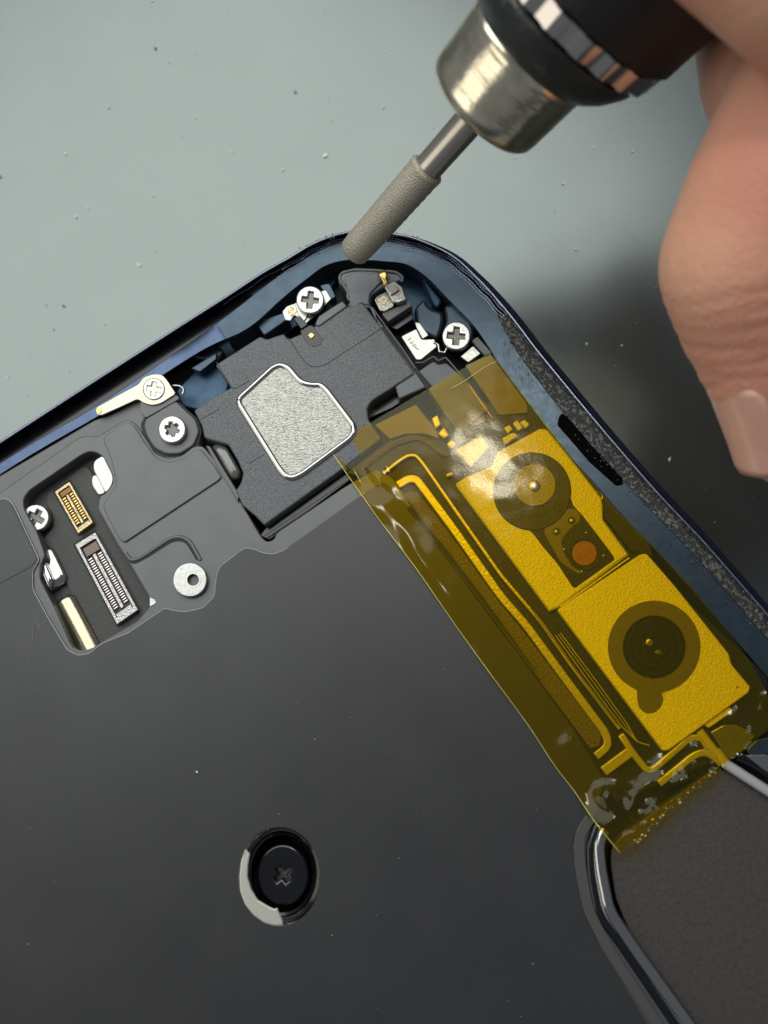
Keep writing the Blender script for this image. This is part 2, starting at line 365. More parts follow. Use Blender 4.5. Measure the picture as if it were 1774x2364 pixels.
connector('board_connector', pt('J', [(560,465),(712,362),(952,780),(798,893)]), 11, -.22, M_conng, M_gold, 'small gold board connector with two pin rows', ((.17,.38),(.64,.84)), M_copper)
connector('board_connector', pt('J', [(768,1005),(975,880),(1412,1672),(1195,1822)]), 22, -.22, M_conn, mat('pin_silver',(.6,.55,.52),.25,1), 'large silver board connector with two long pin rows', ((.17,.38),(.64,.84)), mat('latch_brown',(.14,.10,.08),.3,.5))
t = slab('silver_tab', pt('J', [(960,150),(1040,100),(1065,115),(1155,300),(1155,370),(1120,440),(1080,480),(1000,330),(950,230)]), -.12, .01, M_steel, ph, bev=.02, r=10)
slab('silver_tab', pt('J', [(935,330),(960,290),(1000,300),(1085,475),(1010,505),(940,400)]), -.3, -.1, M_steel, ph, bev=.02, r=8)
slab('metal_triangle', pt('J', [(1530,1540),(1590,1570),(1600,1600),(1530,1645)]), -.1, .01, M_steel, ph, bev=.01, r=2)
def drive(cx, cy, R_, kind, ang):
    out = []
    if kind == 'cross':
        w, l_ = .17*R_, .60*R_
        base = [(w,l_),(w,w),(l_,w),(l_,-w),(w,-w),(w,-l_),(-w,-l_),(-w,-w),(-l_,-w),(-l_,w),(-w,w),(-w,l_)]
        for x, y in base: out.append((cx+x*math.cos(ang)-y*math.sin(ang), cy+x*math.sin(ang)+y*math.cos(ang)))
    else:
        for k in range(24):
            a = ang+k*math.pi/12; r = R_*(.52 if k%4 in (0,1) else .33); out.append((cx+r*math.cos(a), cy+r*math.sin(a)))
    return out
def screw(cx, cy, R_, z, kind='cross', ang=.3, h=.14, lab=None, m=None):
    m = m or M_screw; dr = drive(cx, cy, R_, kind, ang)
    o = slab('screw', circ(cx,cy,R_,48), z-h, z, m, ph, holes=[dr], bev=.035, r=0)
    slab('drive_recess', circ(cx,cy,R_*.75,24), z-h, z-.075, M_recess, o, bev=0, r=0)
    if lab: o['label'] = lab
    return o
screw(*pt('J',[(365,730)])[0], 31, -.1, 'cross', .5, .2, 'silver screw half hidden at the left of the connector recess')
# rim ring round that screw
# chrome lens shapes
def dome(name, outline, z0, h, m, parent, n=7, pw=.5):
    cx = sum(p[0] for p in outline)/len(outline); cy = sum(p[1] for p in outline)/len(outline)
    bm = bmesh.new(); rings = []
    for k in range(n):
        t = k/n; s = math.cos(t*math.pi/2)**pw if k else 1; z = z0+h*math.sin(t*math.pi/2)
        rings.append([bm.verts.new(un(cx+(x-cx)*s, cy+(y-cy)*s, z)) for x,y in outline])
    top = bm.verts.new(un(cx,cy,z0+h))
    L_ = len(outline)
    for a,b in zip(rings, rings[1:]):
        for i in range(L_): bm.faces.new((a[i],a[(i+1)%L_],b[(i+1)%L_],b[i]))
    for i in range(L_): bm.faces.new((rings[-1][i], rings[-1][(i+1)%L_], top))
    bmesh.ops.recalc_face_normals(bm, faces=bm.faces)
    me = bpy.data.meshes.new(name); bm.to_mesh(me); bm.free(); fin(me, 80); return mk(name, me, m, parent)
dome('chrome_can', rnd(pt('J', [(450,1010),(530,1010),(580,1080),(700,1330),(690,1400),(560,1480),(500,1510),(410,1340),(415,1220)]),14), -.4, .22, M_chrome, ph)
dome('chrome_can', rnd(pt('J', [(440,1150),(470,1170),(560,1370),(565,1420),(520,1500),(480,1460),(405,1300),(410,1230)]),10), -.3, .25, M_chrome, ph)
# cylindrical can (half cylinder)
a = un(*pt('J',[(690,1610)])[0], -.4); b = un(*pt('J',[(900,2010)])[0], -.4); dv = (b-a).normalized(); rr = .27
def capsule(name, a, b, r, m, parent, squash=.8, n=24, cap=6):
    dv = (b-a).normalized(); sx = Vector((-dv.y, dv.x, 0)).normalized(); sz = sx.cross(dv); 
    if sz.z < 0: sz = -sz
    bm = bmesh.new(); rings = []
    prof = [(-r*.5*math.cos(k*math.pi/2/cap), r*(.55+.45*math.sin(k*math.pi/2/cap))) for k in range(cap+1)]
    L_ = (b-a).length
    prof = prof + [(L_,r)]
    for s, q_ in prof:
        rings.append([bm.verts.new(a+dv*s+sx*q_*math.cos(k*2*math.pi/n)+sz*squash*q_*math.sin(k*2*math.pi/n)) for k in range(n)])
    for A_,B_ in zip(rings, rings[1:]):
        for i in range(n): bm.faces.new((A_[i],A_[(i+1)%n],B_[(i+1)%n],B_[i]))
    bm.faces.new(rings[0]); bm.faces.new(rings[-1]); bmesh.ops.recalc_face_normals(bm, faces=bm.faces)
    me = bpy.data.meshes.new(name); bm.to_mesh(me); bm.free(); fin(me, 50); return mk(name, me, m, parent)
capsule('vibration_can', a, b+dv*.3, .29, mat('can_metal',(.42,.38,.27),.2,1,.05,6), ph)['label'] = 'polished cylindrical metal can in the recess'
# washer
wc = pt('A',[(1040,1277)])[0]; hc = pt('A',[(1058,1277)])[0]
w_ = slab('washer', circ(*wc,40,56), -.02, .12, M_steel, ph, holes=[circ(*hc,14,32)], bev=.03, r=0)
slab('washer_groove', circ(*hc,19,40), .12, .127, M_steel, w_, holes=[circ(*hc,13.5,32)], bev=.003, r=0)
slab('screw_hole', circ(*hc,14.5,32), -.03, -.01, M_blackm, w_, bev=0, r=0)
# ---- plastic bezel upper left
bez = pt('A', [(-700,1300),(-700,1150),(0,706),(520,400),(600,375),(760,290),(900,300),(960,275),(1010,330),(1070,390),(1098,460),(1085,600),(1060,575),(1000,620),(920,640),(840,610),(780,540),(740,440),(700,415),(530,515),(440,515),(0,830)])
lugg = pt('A', [(770,430),(785,395),(820,362),(965,288),(1015,335),(1082,395),(1106,462),(1080,560),(985,605),(900,605),(830,570),(790,500)])
slab('plastic_bezel', bez, -.6, -.06, M_plast, ph, bev=.04, r=9)
slab('lug_gap', lugg, -.058, -.045, M_blackm, ph, bev=0, r=8)
lug = pt('A', [(786,430),(800,392),(960,292),(1005,338),(1070,396),(1092,462),(1062,540),(985,588),(908,588),(845,555),(803,490)])
slab('screw_lug', lug, -.5, .03, M_plast, ph, bev=.04, r=9)
screw(*pt('A',[(942,453)])[0], 32, .17, 'torx', .2, .15, 'silver star-drive screw in the dark plastic lug')
br = slab('contact_bracket', pt('A', [(522,350),(530,332),(640,270),(760,205),(785,168),(840,150),(885,152),(912,178),(965,258),(880,312),(835,322),(790,310),(755,287),(640,340),(555,377),(530,372)]), .06, .11, M_nickgold, ph, bev=.015, r=7)
br['label'] = 'pale gold spring contact bracket at the upper left edge'
slab('bracket_base', pt('A', [(770,290),(965,262),(985,285),(800,390),(770,360)]), -.06, .06, M_plast, ph, bev=.01, r=4)
sc = screw(*pt('A',[(842,232)])[0], 26, .135, 'cross', .15, .08, 'flat screw holding the pale gold bracket')
slab('contact_dimple', circ(542,350,15,20,f='A'), .11, .13, M_gold, br, bev=.008, r=0)
# dark trench between bezel and speaker
slab('trench_lining', pt('A', [(960,240),(1110,90),(1180,100),(1260,200),(1240,260),(1090,350),(1000,330)]), -1.0, -.55, M_bluedk, ph, bev=.05, r=10)
tube('pin_loop', pt('A', [(950,215),(985,215),(1010,235),(1000,262)]), -.1, .035, M_steel, ph)
# ---- speaker module
mod = pt('A', [(1062,350),(1180,270),(1265,225),(1180,100)]) + pt('B', [(240,655),(275,672),(368,640),(392,672),(470,640),(530,605),(700,495),(800,470),(905,608),(1085,858),(850,1010),(826,1050),(832,1110),(905,1215),(700,1375),(262,1690),(215,1640),(120,1560)]) + pt('A', [(1330,870),(1290,790),(1320,745),(1332,690),(1300,620),(1250,535),(1190,520),(1120,500),(1105,430)])
sp = slab('speaker_module', mod, -1.0, .10, M_spk, ph, bev=.04, r=5); sp['label'] = 'speckled dark grey speaker box with silver foil window'
# thin seams as grooves
def seam(f, l, w=2.2, z=.101, m=None, parent=None, name='seam'):
    slab(name, ribbon(pt(f,l), w, 12), z, z+.003, m or M_blackm, parent or sp, bev=0, r=0)
seam('B', [(390,660),(480,790),(520,825),(590,815),(905,612)], 1.6)
seam('A', [(1365,640),(1450,590)], 1.4); seam('A', [(1100,400),(1200,340)], 1.4)
seam('B', [(0,795),(90,950),(180,900)], 1.6)
# dark line bevel along the box lower edge
rimo = rnd(pt('B', [(105,1030),(110,985),(150,950),(300,812),(350,793),(405,812),(470,890),(520,905),(575,903),(615,935),(770,1140),(772,1190),(745,1228),(480,1425),(420,1452),(370,1438),(335,1400)]),10)
cxr = sum(p[0] for p in rimo)/len(rimo); cyr = sum(p[1] for p in rimo)/len(rimo)
def inset(P, d):
    out = []; n = len(P)
    for i in range(n):
        t = Vector(P[(i+2)%n])-Vector(P[i-2]); t.normalize(); q_ = Vector(P[i])+Vector((-t.y,t.x))*d; out.append(tuple(q_))
    return out
ar = sum(rimo[i-1][0]*rimo[i][1]-rimo[i][0]*rimo[i-1][1] for i in range(len(rimo)))
sg = 1 if ar > 0 else -1
fo = slab('foil_window', inset(rimo, sg*13), .09, .135, M_foil, sp, bev=.03, r=0); fo['label'] = 'crinkled silver foil panel'
mk('foil_rim', tubemesh('foil_rim', [un(x,y,.10) for x,y in inset(rimo, sg*8)], .075, True, 5), M_chrome, sp)
# grey pill beside the speaker
dome('clear_pill', rnd(pt('A', [(1160,545),(1190,530),(1240,545),(1290,630),(1325,695),(1310,730),(1275,735),(1240,690)]),9), -.15, .2, mat('pill_grey',(.17,.17,.16),.2,.4), ph)
slab('side_strip', pt('A', [(1125,540),(1150,545),(1310,810),(1305,855),(1180,640)]), -.2, .07, M_plast, ph, bev=.02, r=3)
slab('black_gap', pt('B', [(235,1745),(275,1700),(700,1388),(745,1435),(290,1772)]), -.5, -.2, M_black, ph, bev=.02, r=3)
tube('black_gap_edge', pt('B', [(262,1745),(735,1430)]), -.02, .02, M_plast, ph)
# ---- antenna carrier at the corner
car = pt('B', [(665,360),(672,325),(700,300),(800,293),(900,300),(1000,315),(1020,345),(900,395),(848,430),(840,470),(870,540),(1000,700),(1095,845),(1160,930),(1000,1000),(850,500),(740,500),(712,480),(735,465),(712,430),(715,400)])
slab('antenna_carrier', car, -.9, .05, M_spk2, ph, bev=.04, r=6)
slab('carrier_top', pt('B', [(700,330),(760,305),(880,310),(930,330),(840,420),(835,470),(900,590),(905,600),(800,468),(740,505),(720,420)]), .04, .095, M_spk2, ph, bev=.03, r=6)
tube('carrier_rim', pt('B', [(742,498),(745,470),(718,445),(722,415),(690,365),(672,335),(690,308),(760,292),(870,296),(980,305),(1020,330),(1015,360)]), .04, .042, M_plast, ph, rr=5)
slab('carrier_bar', pt('B', [(540,590),(560,545),(690,462),(715,490),(560,600)]), -.2, .14, M_spk2, ph, bev=.02, r=3)
slab('gap_groove', pt('B', [(900,605),(930,600),(1110,845),(1180,925),(1150,945),(1095,865),(1085,855)]), -.1, .056, M_blackm, ph, bev=0, r=3)
tube('carrier_edge', pt('B', [(855,500),(935,610),(1010,710),(1090,830)]), .05, .02, M_spk2, ph)
slab('carrier_plate', pt('B', [(1100,850),(1190,790),(1215,810),(1260,800),(1330,860),(1500,1050),(1330,1200),(1170,960)]), -.5, .03, M_spk2, ph, bev=.03, r=5)
tube('plate_rim', pt('B', [(1090,800),(1130,800),(1190,765),(1215,790),(1255,770),(1300,820),(1420,960)]), .03, .02, M_plast, ph, rr=4)
slab('dark_well', pt('B', [(826,1110),(826,1050),(860,1010),(1085,870),(1130,930),(1100,960),(960,1050)]), -.6, -.35, M_black, ph, bev=.02, r=8)
# slot with gold contact
ns = slab('contact_slot', pt('B', [(455,625),(520,590),(582,670),(575,700),(530,715),(500,700)]), -.05, .108, M_black, ph, bev=.01, r=7)
slab('gold_contact', pt('B', [(500,648),(520,634),(538,648),(520,668)]), .108, .14, M_gold, ns, bev=.01, r=2)
slab('contact_post', pt('B', [(425,560),(455,540),(500,590),(465,615)]), -.1, .16, M_black, ph, bev=.01, r=2)
# bracket + screws
b1 = slab('screw_bracket', pt('B', [(360,520),(385,490),(430,475),(470,440),(600,400),(630,450),(600,480),(545,530),(535,545),(475,600),(455,590),(470,560),(425,540),(405,572),(375,565)]), -.02, .05, M_steel, ph, bev=.015, r=3)
slab('code_pad', pt('B', [(380,510),(420,485),(445,520),(405,550)]), .05, .058, M_goldsp, b1, bev=.002, r=2)
slab('bracket_step', pt('B', [(430,480),(460,470),(500,540),(480,575),(455,560)]), .05, .10, M_steel, b1, bev=.015, r=2)
screw(*pt('B',[(513,455)])[0], 32.5, .24, 'cross', .12, .17, 'cross-head screw on the upper bracket left of the driver tip')
screw(*pt('B',[(1314,652)])[0], 33, .20, 'cross', .08, .17, 'cross-head screw near the right rim above the tape')
# blue pocket floors
slab('pocket_floor', pt('B', [(-20,720),(200,610),(240,560),(260,520),(420,420),(460,380),(560,330),(640,250),(760,235),(1000,255),(1110,290),(1180,370),(1230,440),(1250,560),(1190,640),(1050,560),(900,300),(680,300),(560,520),(300,690),(0,800)]), -1.05, -.8, M_bluedk, ph, bev=.03, r=10)
slab('blue_block', pt('B', [(225,600),(260,560),(380,520),(395,560),(280,640),(262,650)]), -.7, -.2, M_blue, ph, bev=.03, r=4)
slab('blue_block', pt('B', [(565,375),(620,365),(655,440),(620,455)]), -.5, -.1, M_blue, ph, bev=.02, r=6)
slab('blue_block', pt('B', [(0,745),(0,780),(-90,850),(-140,830)]), -.5, -.2, M_blue, ph, bev=.02, r=3)
slab('blue_block', pt('B', [(1080,500),(1140,440),(1170,500),(1250,520),(1245,600),(1215,680),(1130,640),(1085,560)]), -.8, -.35, M_blue, ph, bev=.1, r=14)
slab('blue_block', pt('B', [(1240,480),(1330,470),(1400,560),(1420,640),(1400,700),(1250,700),(1230,640),(1260,560)]), -.8, -.22, M_blue, ph, bev=.1, r=14)
slab('blue_block', pt('B', [(1120,330),(1160,360),(1240,460),(1215,500),(1185,480)]), -.8, -.3, M_bluedk, ph, bev=.06, r=10)
slab('blue_block', pt('F', [(690,1330),(760,1300),(820,1310),(860,1345),(830,1390),(740,1370)]), -.8, -.35, M_blue, ph, bev=.08, r=8)
# radio contact with gold spring
rc = slab('spring_contact', pt('B', [(865,455),(880,435),(930,410),(965,470),(975,490),(920,520),(895,515)]), -.1, .12, M_steel, ph, bev=.02, r=3); rc['label'] = 'silver spring contact with gold tip at the phone corner'
slab('code_pad', pt('B', [(878,455),(920,430),(950,470),(905,500)]), .12, .127, M_goldsp, rc, bev=.002, r=2)
slab('contact_arm', pt('B', [(918,385),(975,350),(1020,385),(1030,420),(1042,455),(990,475),(965,465)]), .1, .24, M_steel, rc, bev=.03, r=3)
slab('contact_arm', pt('B', [(935,400),(985,375),(1005,400),(955,430)]), .24, .30, M_steel, rc, bev=.02, r=3)
dome('gold_tip', rnd(pt('B', [(878,308),(925,288),(940,310),(930,340),(945,375),(918,390),(903,350)]),5), .15, .12, M_gold, rc)
slab('contact_base', pt('B', [(905,530),(975,500),(1060,455),(1068,490),(940,575)]), -.3, .06, M_plast, ph, bev=.02, r=3)
slab('dark_block', pt('B', [(940,580),(1070,490),(1080,560),(990,620),(960,610)]), -.6, -.2, M_black, ph, bev=.02, r=3)
# engraved plate
ep = slab('engraved_plate', pt('B', [(1008,655),(1050,640),(1090,580),(1125,590),(1165,655),(1130,675),(1145,700)]) [:0] + pt('B', [(1010,655),(1095,612),(1125,672),(1195,668),(1210,712),(1120,785),(1095,785)]), .0, .06, M_steel, ph, bev=.02, r=4)
slab('engraved_tail', pt('B', [(1085,575),(1115,580),(1165,650),(1128,672),(1095,610)]), -.06, .0, M_steel, ph, bev=.02, r=3)
M_ink = mat('ink', (.10,.11,.11), .6)
marks = []
for k,(x,y) in enumerate([(1066,672),(1078,690),(1092,708),(1106,722)]):
    marks.append(tubemesh('m', [un(*pt('B',[(x-9+14*math.sin(j*1.3+k)*.8, y-8+j*3.1)])[0], .063) for j in range(6)], .006))
mk('engraved_mark', joinmesh('m', marks), M_ink, ep)
tube('clip', pt('B', [(1190,690),(1215,700),(1220,740),(1250,745),(1262,720)]), .06, .03, M_chrome, ph, rr=3)
slab('grey_strip', pt('B', [(1335,765),(1405,705),(1450,750),(1380,800)]), -.1, .03, M_steel, ph, bev=.02, r=3)
slab('dark_strip', pt('B', [(1395,680),(1430,655),(1510,745),(1470,760)]), -.1, .05, M_plast, ph, bev=.02, r=4)
# ---- things below the tape
slab('sub_frame', pt('R', [(160,440),(470,200),(640,80),(1500,-160),(1700,0),(2600,1250)]) + [(1774,1560),(1774,1690),(1640,1760),(1430,1850),(1370,1810),(1250,1600),(990,1240),(880,1110)], -1.0, -.06, M_film2, ph, bev=.02, r=4)
slab('flex_pad', pt('R', [(380,70),(700,-90),(870,120),(880,180),(770,140),(620,140),(500,180)]), -.1, -.0, M_film, ph, bev=.02, r=4)
slab('flex_pad', pt('C', [(165,215),(290,140),(430,360),(330,410),(250,330)]), -.1, .0, M_film, ph, bev=.02, r=4)
slab('flex_pad', pt('C', [(330,120),(440,70),(600,280),(610,330),(480,340),(420,250)]), -.1, -.02, M_film, ph, bev=.02, r=4)
tube('gold_wire', pt('C', [(260,100),(330,180),(420,310),(450,350)]), .03, .012, M_gold, ph)
for k,z_ in enumerate((.02,.04,.06)):
    tube('flex_cable', pt('R', [(300,400-14*k),(540,220-14*k),(720,170-12*k),(830,240-12*k),(900,310-8*k),(1010,290)]), z_-.03, .022, M_film, ph, rr=18)
pins = [slabmesh('p', pt('L', l), -.02, .10, (), .02, 2) for l in ([(-10,20),(40,-10),(70,70),(20,110)],[(45,150),(95,90),(140,160),(95,195)],[(115,240),(160,200),(205,240),(160,285)])]
mk('contact_strip', joinmesh('contact_strip', pins), M_modrim, ph)
for l in ([(605,100),(650,75),(680,110),(640,150)],[(680,60),(715,35),(770,100),(725,125)],[(740,55),(780,30),(825,70),(790,105)],[(590,190),(680,140),(730,170),(610,245)]):
    slab('gold_pad', pt('L', l), -.05, .08, M_mod, ph, bev=.02, r=2)
# rims (light metal ridges)
M_ridge = M_modrim
slab('cutout_ridge', ribbon(pt('R', [(450,440),(560,350),(640,300),(700,300),(760,370),(1000,720),(1360,1230)])+pt('C', [(660,1240),(800,1440),(1010,1715)]), 7.5, 22), -.06, .05, M_ridge, ph, bev=.02, r=0)
slab('cutout_ridge', ribbon(pt('R', [(560,530),(640,482),(700,480),(770,570),(1000,880),(1350,1380)])+pt('C', [(600,1260),(760,1480),(950,1735),(960,1790),(905,1835)]), 18, 24), -.06, .03, M_modrim, ph, bev=.02, r=0)
slab('inner_panel', pt('R', [(620,590),(680,570),(720,590),(1000,960),(1340,1430)])+pt('C', [(590,1290),(930,1740),(920,1790),(880,1800),(600,1430),(200,900),(60,690)]), -.06, .0, mat('amber_panel',(.12,.105,.07),.45,.3,.4,20,.3,18), ph, bev=.01, r=4)
seam('R', [(640,700),(900,1010),(1200,1400),(1600,1960)], 11, .037, M_blackm, ph)
bm = bmesh.new()
for k in range(95):
    t = k/95; x = 700+960*t; y = 779+1250*t-6*math.sin(math.pi*t); v = un(*pt('R',[(x,y)])[0], .045)
    bmesh.ops.create_icosphere(bm, subdivisions=1, radius=.022, matrix=Matrix.Translation(v))
me = bpy.data.meshes.new('bead_row'); bm.to_mesh(me); bm.free(); mk('bead_row', me, M_film, ph)
for k, (dx, w) in enumerate(((0,.014),(22,.010),(40,.012))):
    tube('ribbon_line', pt('M', [(-60+dx,760-10*k),(250+dx*1.2,1190-12*k),(480+dx,1500-12*k),(600,1620),(700,1650)]), .0, w, M_modrim, ph)
tube('bright_line', pt('M', [(-260,540),(0,900),(250,1240),(440,1480)]), .05, .014, M_nickgold, ph)
slab('lower_bar', ribbon(pt('M', [(330,1860),(560,1690)]), 24, 5), -.06, .04, M_modrim, ph, bev=.02, r=2)
slab('lower_ridge', ribbon(pt('M', [(470,1560),(560,1700),(680,1850),(740,1840),(1040,1580),(1130,1590),(1180,1680)]), 15, 14), -.06, .05, M_modrim, ph, bev=.03, r=0)
slab('lower_ridge', ribbon(pt('M', [(780,1960),(1060,1730),(1150,1700),(1230,1740),(1290,1800)]), 17, 14), -.06, .04, M_modrim, ph, bev=.03, r=0)
slab('lower_pad', pt('M', [(1130,1470),(1350,1340),(1380,1370),(1180,1510)]), -.05, .06, M_mod, ph, bev=.02, r=4)
slab('shield_foil', pt('M', [(1190,1540),(1300,1480),(1420,1480),(1560,1570),(1470,1680),(1360,1770),(1310,1730)]), -.1, .02, M_steel, ph, bev=.03, r=6)
slab('teal_part', pt('M', [(1480,1680),(1560,1600),(1760,1560),(1760,1700),(1560,1740),(1500,1720)]), -.2, .0, M_blue, ph, bev=.04, r=8)
slab('dark_hollow', pt('M', [(1380,1740),(1430,1690),(1560,1750),(1800,1900),(1800,1990),(1500,1800)]), -.2, -.03, M_black, ph, bev=.03, r=8)
# ---- camera module
m1o = pt('C', [(287,640),(330,610),(450,560),(470,500),(660,395),(692,400),(790,520),(930,700),(937,740),(937,795),(1050,950),(745,1180),(702,1200)])
win = pt('L', [(940,1075),(800,975),(760,930),(960,900),(1010,850),(1250,830),(1330,920),(1490,1130),(1560,1215),(1200,1480),(1080,1280)])
cm = slab('camera_module', m1o, -.9, .09, M_mod, ph, bev=.05, r=4); cm['label'] = 'satin metal module with a round cover and a small square window'
slab('module_tab', pt('L', [(190,290),(410,160),(485,260),(320,440)]), -.3, .06, M_mod, ph, bev=.03, r=3)
slab('module_clip', pt('L', [(110,495),(165,475),(175,500),(120,520)]), -.3, .06, M_mod, ph, bev=.02, r=2)
neck = pt('L', [(730,925),(800,960),(850,1000),(940,1120),(1060,1260),(1200,1475),(1555,1220),(1490,1130),(1400,1010),(1260,830),(1200,770),(1150,640),(1000,700)])
slab('window_frame', neck, .08, .0945, M_film2, cm, bev=.004, r=8)
slab('round_cover', circ(625,672,172,64,f='C'), .06, .115, M_lensd, cm, bev=.03, r=0)
slab('round_cover_ring', circ(628,665,120,64,f='C'), .115, .125, M_lensd, cm, holes=[circ(628,665,112,64,f='C')], bev=.005, r=0)
slab('inner_disc', circ(636,645,93,56,f='C'), .10, .14, mat('olive_disc',(.23,.23,.15),.32,.5,.2,34,.15,40), cm, bev=.02, r=0)
dome('centre_highlight', circ(636,650,26,24,f='C'), .14, .035, M_nickgold, cm, pw=1)  # pale dome modelled in place of the highlight at the disc centre
tb = slab('sensor_tab', pt('L', [(950,940),(1010,880),(1160,785),(1220,790),(1262,850),(1250,905),(1180,950),(1090,1060),(1130,1200),(1280,1330),(1240,1350),(1090,1250),(950,1010)]), .07, .10, M_film, cm, bev=.012, r=10)
for x, y in ((1182,892),(1052,985)):
    slab('rivet', circ(x,y,33,24,f='L'), .10, .112, M_lensd, cm, bev=.004, r=0); dome('rivet_head', circ(x,y,20,20,f='L'), .112, .03, M_nickgold, cm)
slab('sensor_ring', circ(1290,1172,146,48,f='L'), .09, .115, M_film2, cm, holes=[circ(1290,1172,122,48,f='L')], bev=.01, r=0)
slab('sensor_disc', circ(1292,1170,106,48,f='L'), .074, .115, M_copper, cm, bev=.02, r=0)
for x, y in ((1305,995),(1120,1135),(1455,1190),(1270,1325)): dome('solder_dot', circ(x,y,14,16,f='L'), .076, .05, M_nickgold, cm)
for x, y in ((910,258),(425,590),(1270,728),(988,1370)):
    slab('dimple', circ(x,y,30,24,f='L'), .085, .098, M_mod, cm, holes=[circ(x,y,20,24,f='L')], bev=.004, r=0)
cm2 = slab('camera_module', pt('C', [(735,1192),(1100,948),(1128,945),(1250,1085),(1488,1385),(1500,1432),(1582,1530),(1575,1555),(1225,1808),(1200,1812)]), -.9, .12, M_mod, ph, bev=.03, r=5)
cm2['label'] = 'second satin metal module with a large ring-shaped pad and lug'
tube('module_lip', pt('C', [(748,1180),(1050,965)]), .09, .02, M_mod, ph)
cxx, cyy, rr_ = 1160, 1355, 203
ring = circ(cxx,cyy,rr_,72,f='C')
lugp = pt('C', [(1040,1515),(1085,1545),(1085,1590),(1095,1625),(1125,1648),(1160,1645),(1190,1620),(1202,1580),(1180,1530)])
slab('ring_pad', ring, .118, .128, M_film, cm2, bev=.003, r=0)
slab('ring_pad_lug', rnd(lugp,6), .118, .125, M_film, cm2, bev=.002, r=0)
slab('dark_disc', circ(cxx,cyy,138,64,f='C'), .128, .136, mat('lens_black',(.004,.004,.004),.2,0,.2,20,spec=.6), cm2, bev=.003, r=0)
dome('disc_nub', circ(1140,1335,18,16,f='C'), .136, .03, M_nickgold, cm2)
for r1_ in (118, 84, 52): slab('lens_ring', circ(cxx,cyy,r1_,56,f='C'), .136, .141, M_film2, cm2, holes=[circ(cxx,cyy,r1_-5,56,f='C')], bev=.002, r=0)
dome('disc_nub', circ(1178,1378,16,16,f='C',ry=10), .136, .02, M_film, cm2)
tube('pad_scratch', pt('C', [(1125,1475),(1205,1565)]), .131, .006, M_nickgold, cm2)
slab('corner_dot', circ(1525,1532,5,12,f='C'), .12, .123, M_film, cm2, bev=0, r=0)
# dark wavy trench right of the modules
slab('side_foam', pt('C', [(690,395),(800,500),(940,660),(1130,870),(1160,960),(1060,940),(940,790),(925,700),(780,520)]), -.5, .0, M_film2, ph, bev=.03, r=6)
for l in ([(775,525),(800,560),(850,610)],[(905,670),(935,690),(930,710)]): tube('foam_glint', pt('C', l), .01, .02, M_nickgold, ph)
# ---- lower right recess: panel with chrome rim
rimp = [(1850,1915)] + pt('G', [(1760,760),(1450,560),(1370,545),(880,880)]) [:4] + pt('G', [(800,900),(800,960),(830,1100),(850,1230),(900,1340),(1000,1480),(1270,1853),(1400,2040)])
pan = [(1900,1950)]+pt('G', [(1660,720),(1440,590),(1380,600),(960,900),(890,960),(880,1050),(905,1230),(1000,1460),(1280,1853),(1480,2140)])+[(1900,2600)]
slab('textured_panel', pan, -.6, -.1, M_batt, ph, bev=.02, r=22)['label'] = 'dark brown textured panel at the lower right'
rc_ = pt('G', [(1480,2140),(1265,1853),(990,1470),(870,1290),(830,1090),(818,960),(850,880),(960,830),(1380,570),(1440,565),(1660,700),(1800,790)])
rcs = [p for p in opr(rc_,26)]; kk = next(i for i,p in enumerate(rcs) if p[1] < 1912)
mk('chrome_rim', tubemesh('chrome_rim', [un(x,y,.0) for x,y in rcs[:kk]], .13, False, 5), M_chrome, ph)
tube('chrome_rim', pt('G', [(1400,500),(1450,566),(1660,700),(1800,790)]), .03, .11, mat('pale_rim_highlight',(.75,.72,.70),.3,.5), ph, rr=6)  # white highlight on this stretch of rim is put into the pale colour
rb = pt('G', [(1400,2140),(1205,1853),(930,1450),(820,1300),(785,1110),(780,960),(815,870)])
mk('gloss_channel', tubemesh('gloss_channel', [un(x,y,-.06) for x,y in opr(rb,26)], .13, False, 5), M_black, ph)
rg = ribbon(pt('G', [(780,835),(735,900),(722,970),(735,1100),(770,1290),(860,1470),(1110,1853),(1250,2080)]), 24, 26)
slab('gasket_band', rg, .03, .05, mat('gasket_grey',(.12,.115,.11),.35,.3), ph, bev=.008, r=0)
tube('chrome_rim', pt('G', [(1320,400),(1380,480),(1450,565)]), .05, .085, bpy.data.materials['pale_rim_highlight'], ph)
tube('chrome_rim', pt('G', [(1500,540),(1560,560),(1700,650)]), .0, .05, M_black, ph)
slab('foil_patch', pt('G', [(1540,520),(1660,515),(1720,560),(1720,640),(1640,600)]), -.1, .03, M_steel, ph, bev=.03, r=8)
def offp(l, d):
    out = []
    for i in range(len(l)):
        t = (Vector(l[min(i+1,len(l)-1)])-Vector(l[max(i-1,0)])).normalized(); out.append((l[i][0]-t.y*d, l[i][1]+t.x*d))
    return out
rl_ = opr(rc_,26); rl_ = rl_[:next(i for i,p in enumerate(rl_) if p[1] < 1915)]
loft('rim_chamfer', [[un(x,y,.09) for x,y in offp(rl_,6)], [un(x,y,.10) for x,y in offp(rl_,-2)], [un(x,y,.02) for x,y in offp(rl_,-22)]], mat('rim_polish',(.80,.77,.76),.38,.9), ph)
bm = bmesh.new()
for k in range(60):
    v = un(random.uniform(0,1250), random.uniform(1500,2364), .036)
    if img_in_hole(v): continue
    fleck(v.x, v.y, .036, random.choice((.006,.009,.013)))
v = un(456,1782,.036); fleck(v.x,v.y,.036,.035)
for k in range(110):
    v = un(random.gauss(330,170), random.gauss(1560,30), .036)
    if sheet_ok(v): fleck(v.x, v.y, .036, .007)
me = bpy.data.meshes.new('sheet_dust'); bm.to_mesh(me); bm.free(); o = mk('sheet_dust', me, M_dust, ph); o['kind'] = 'stuff'
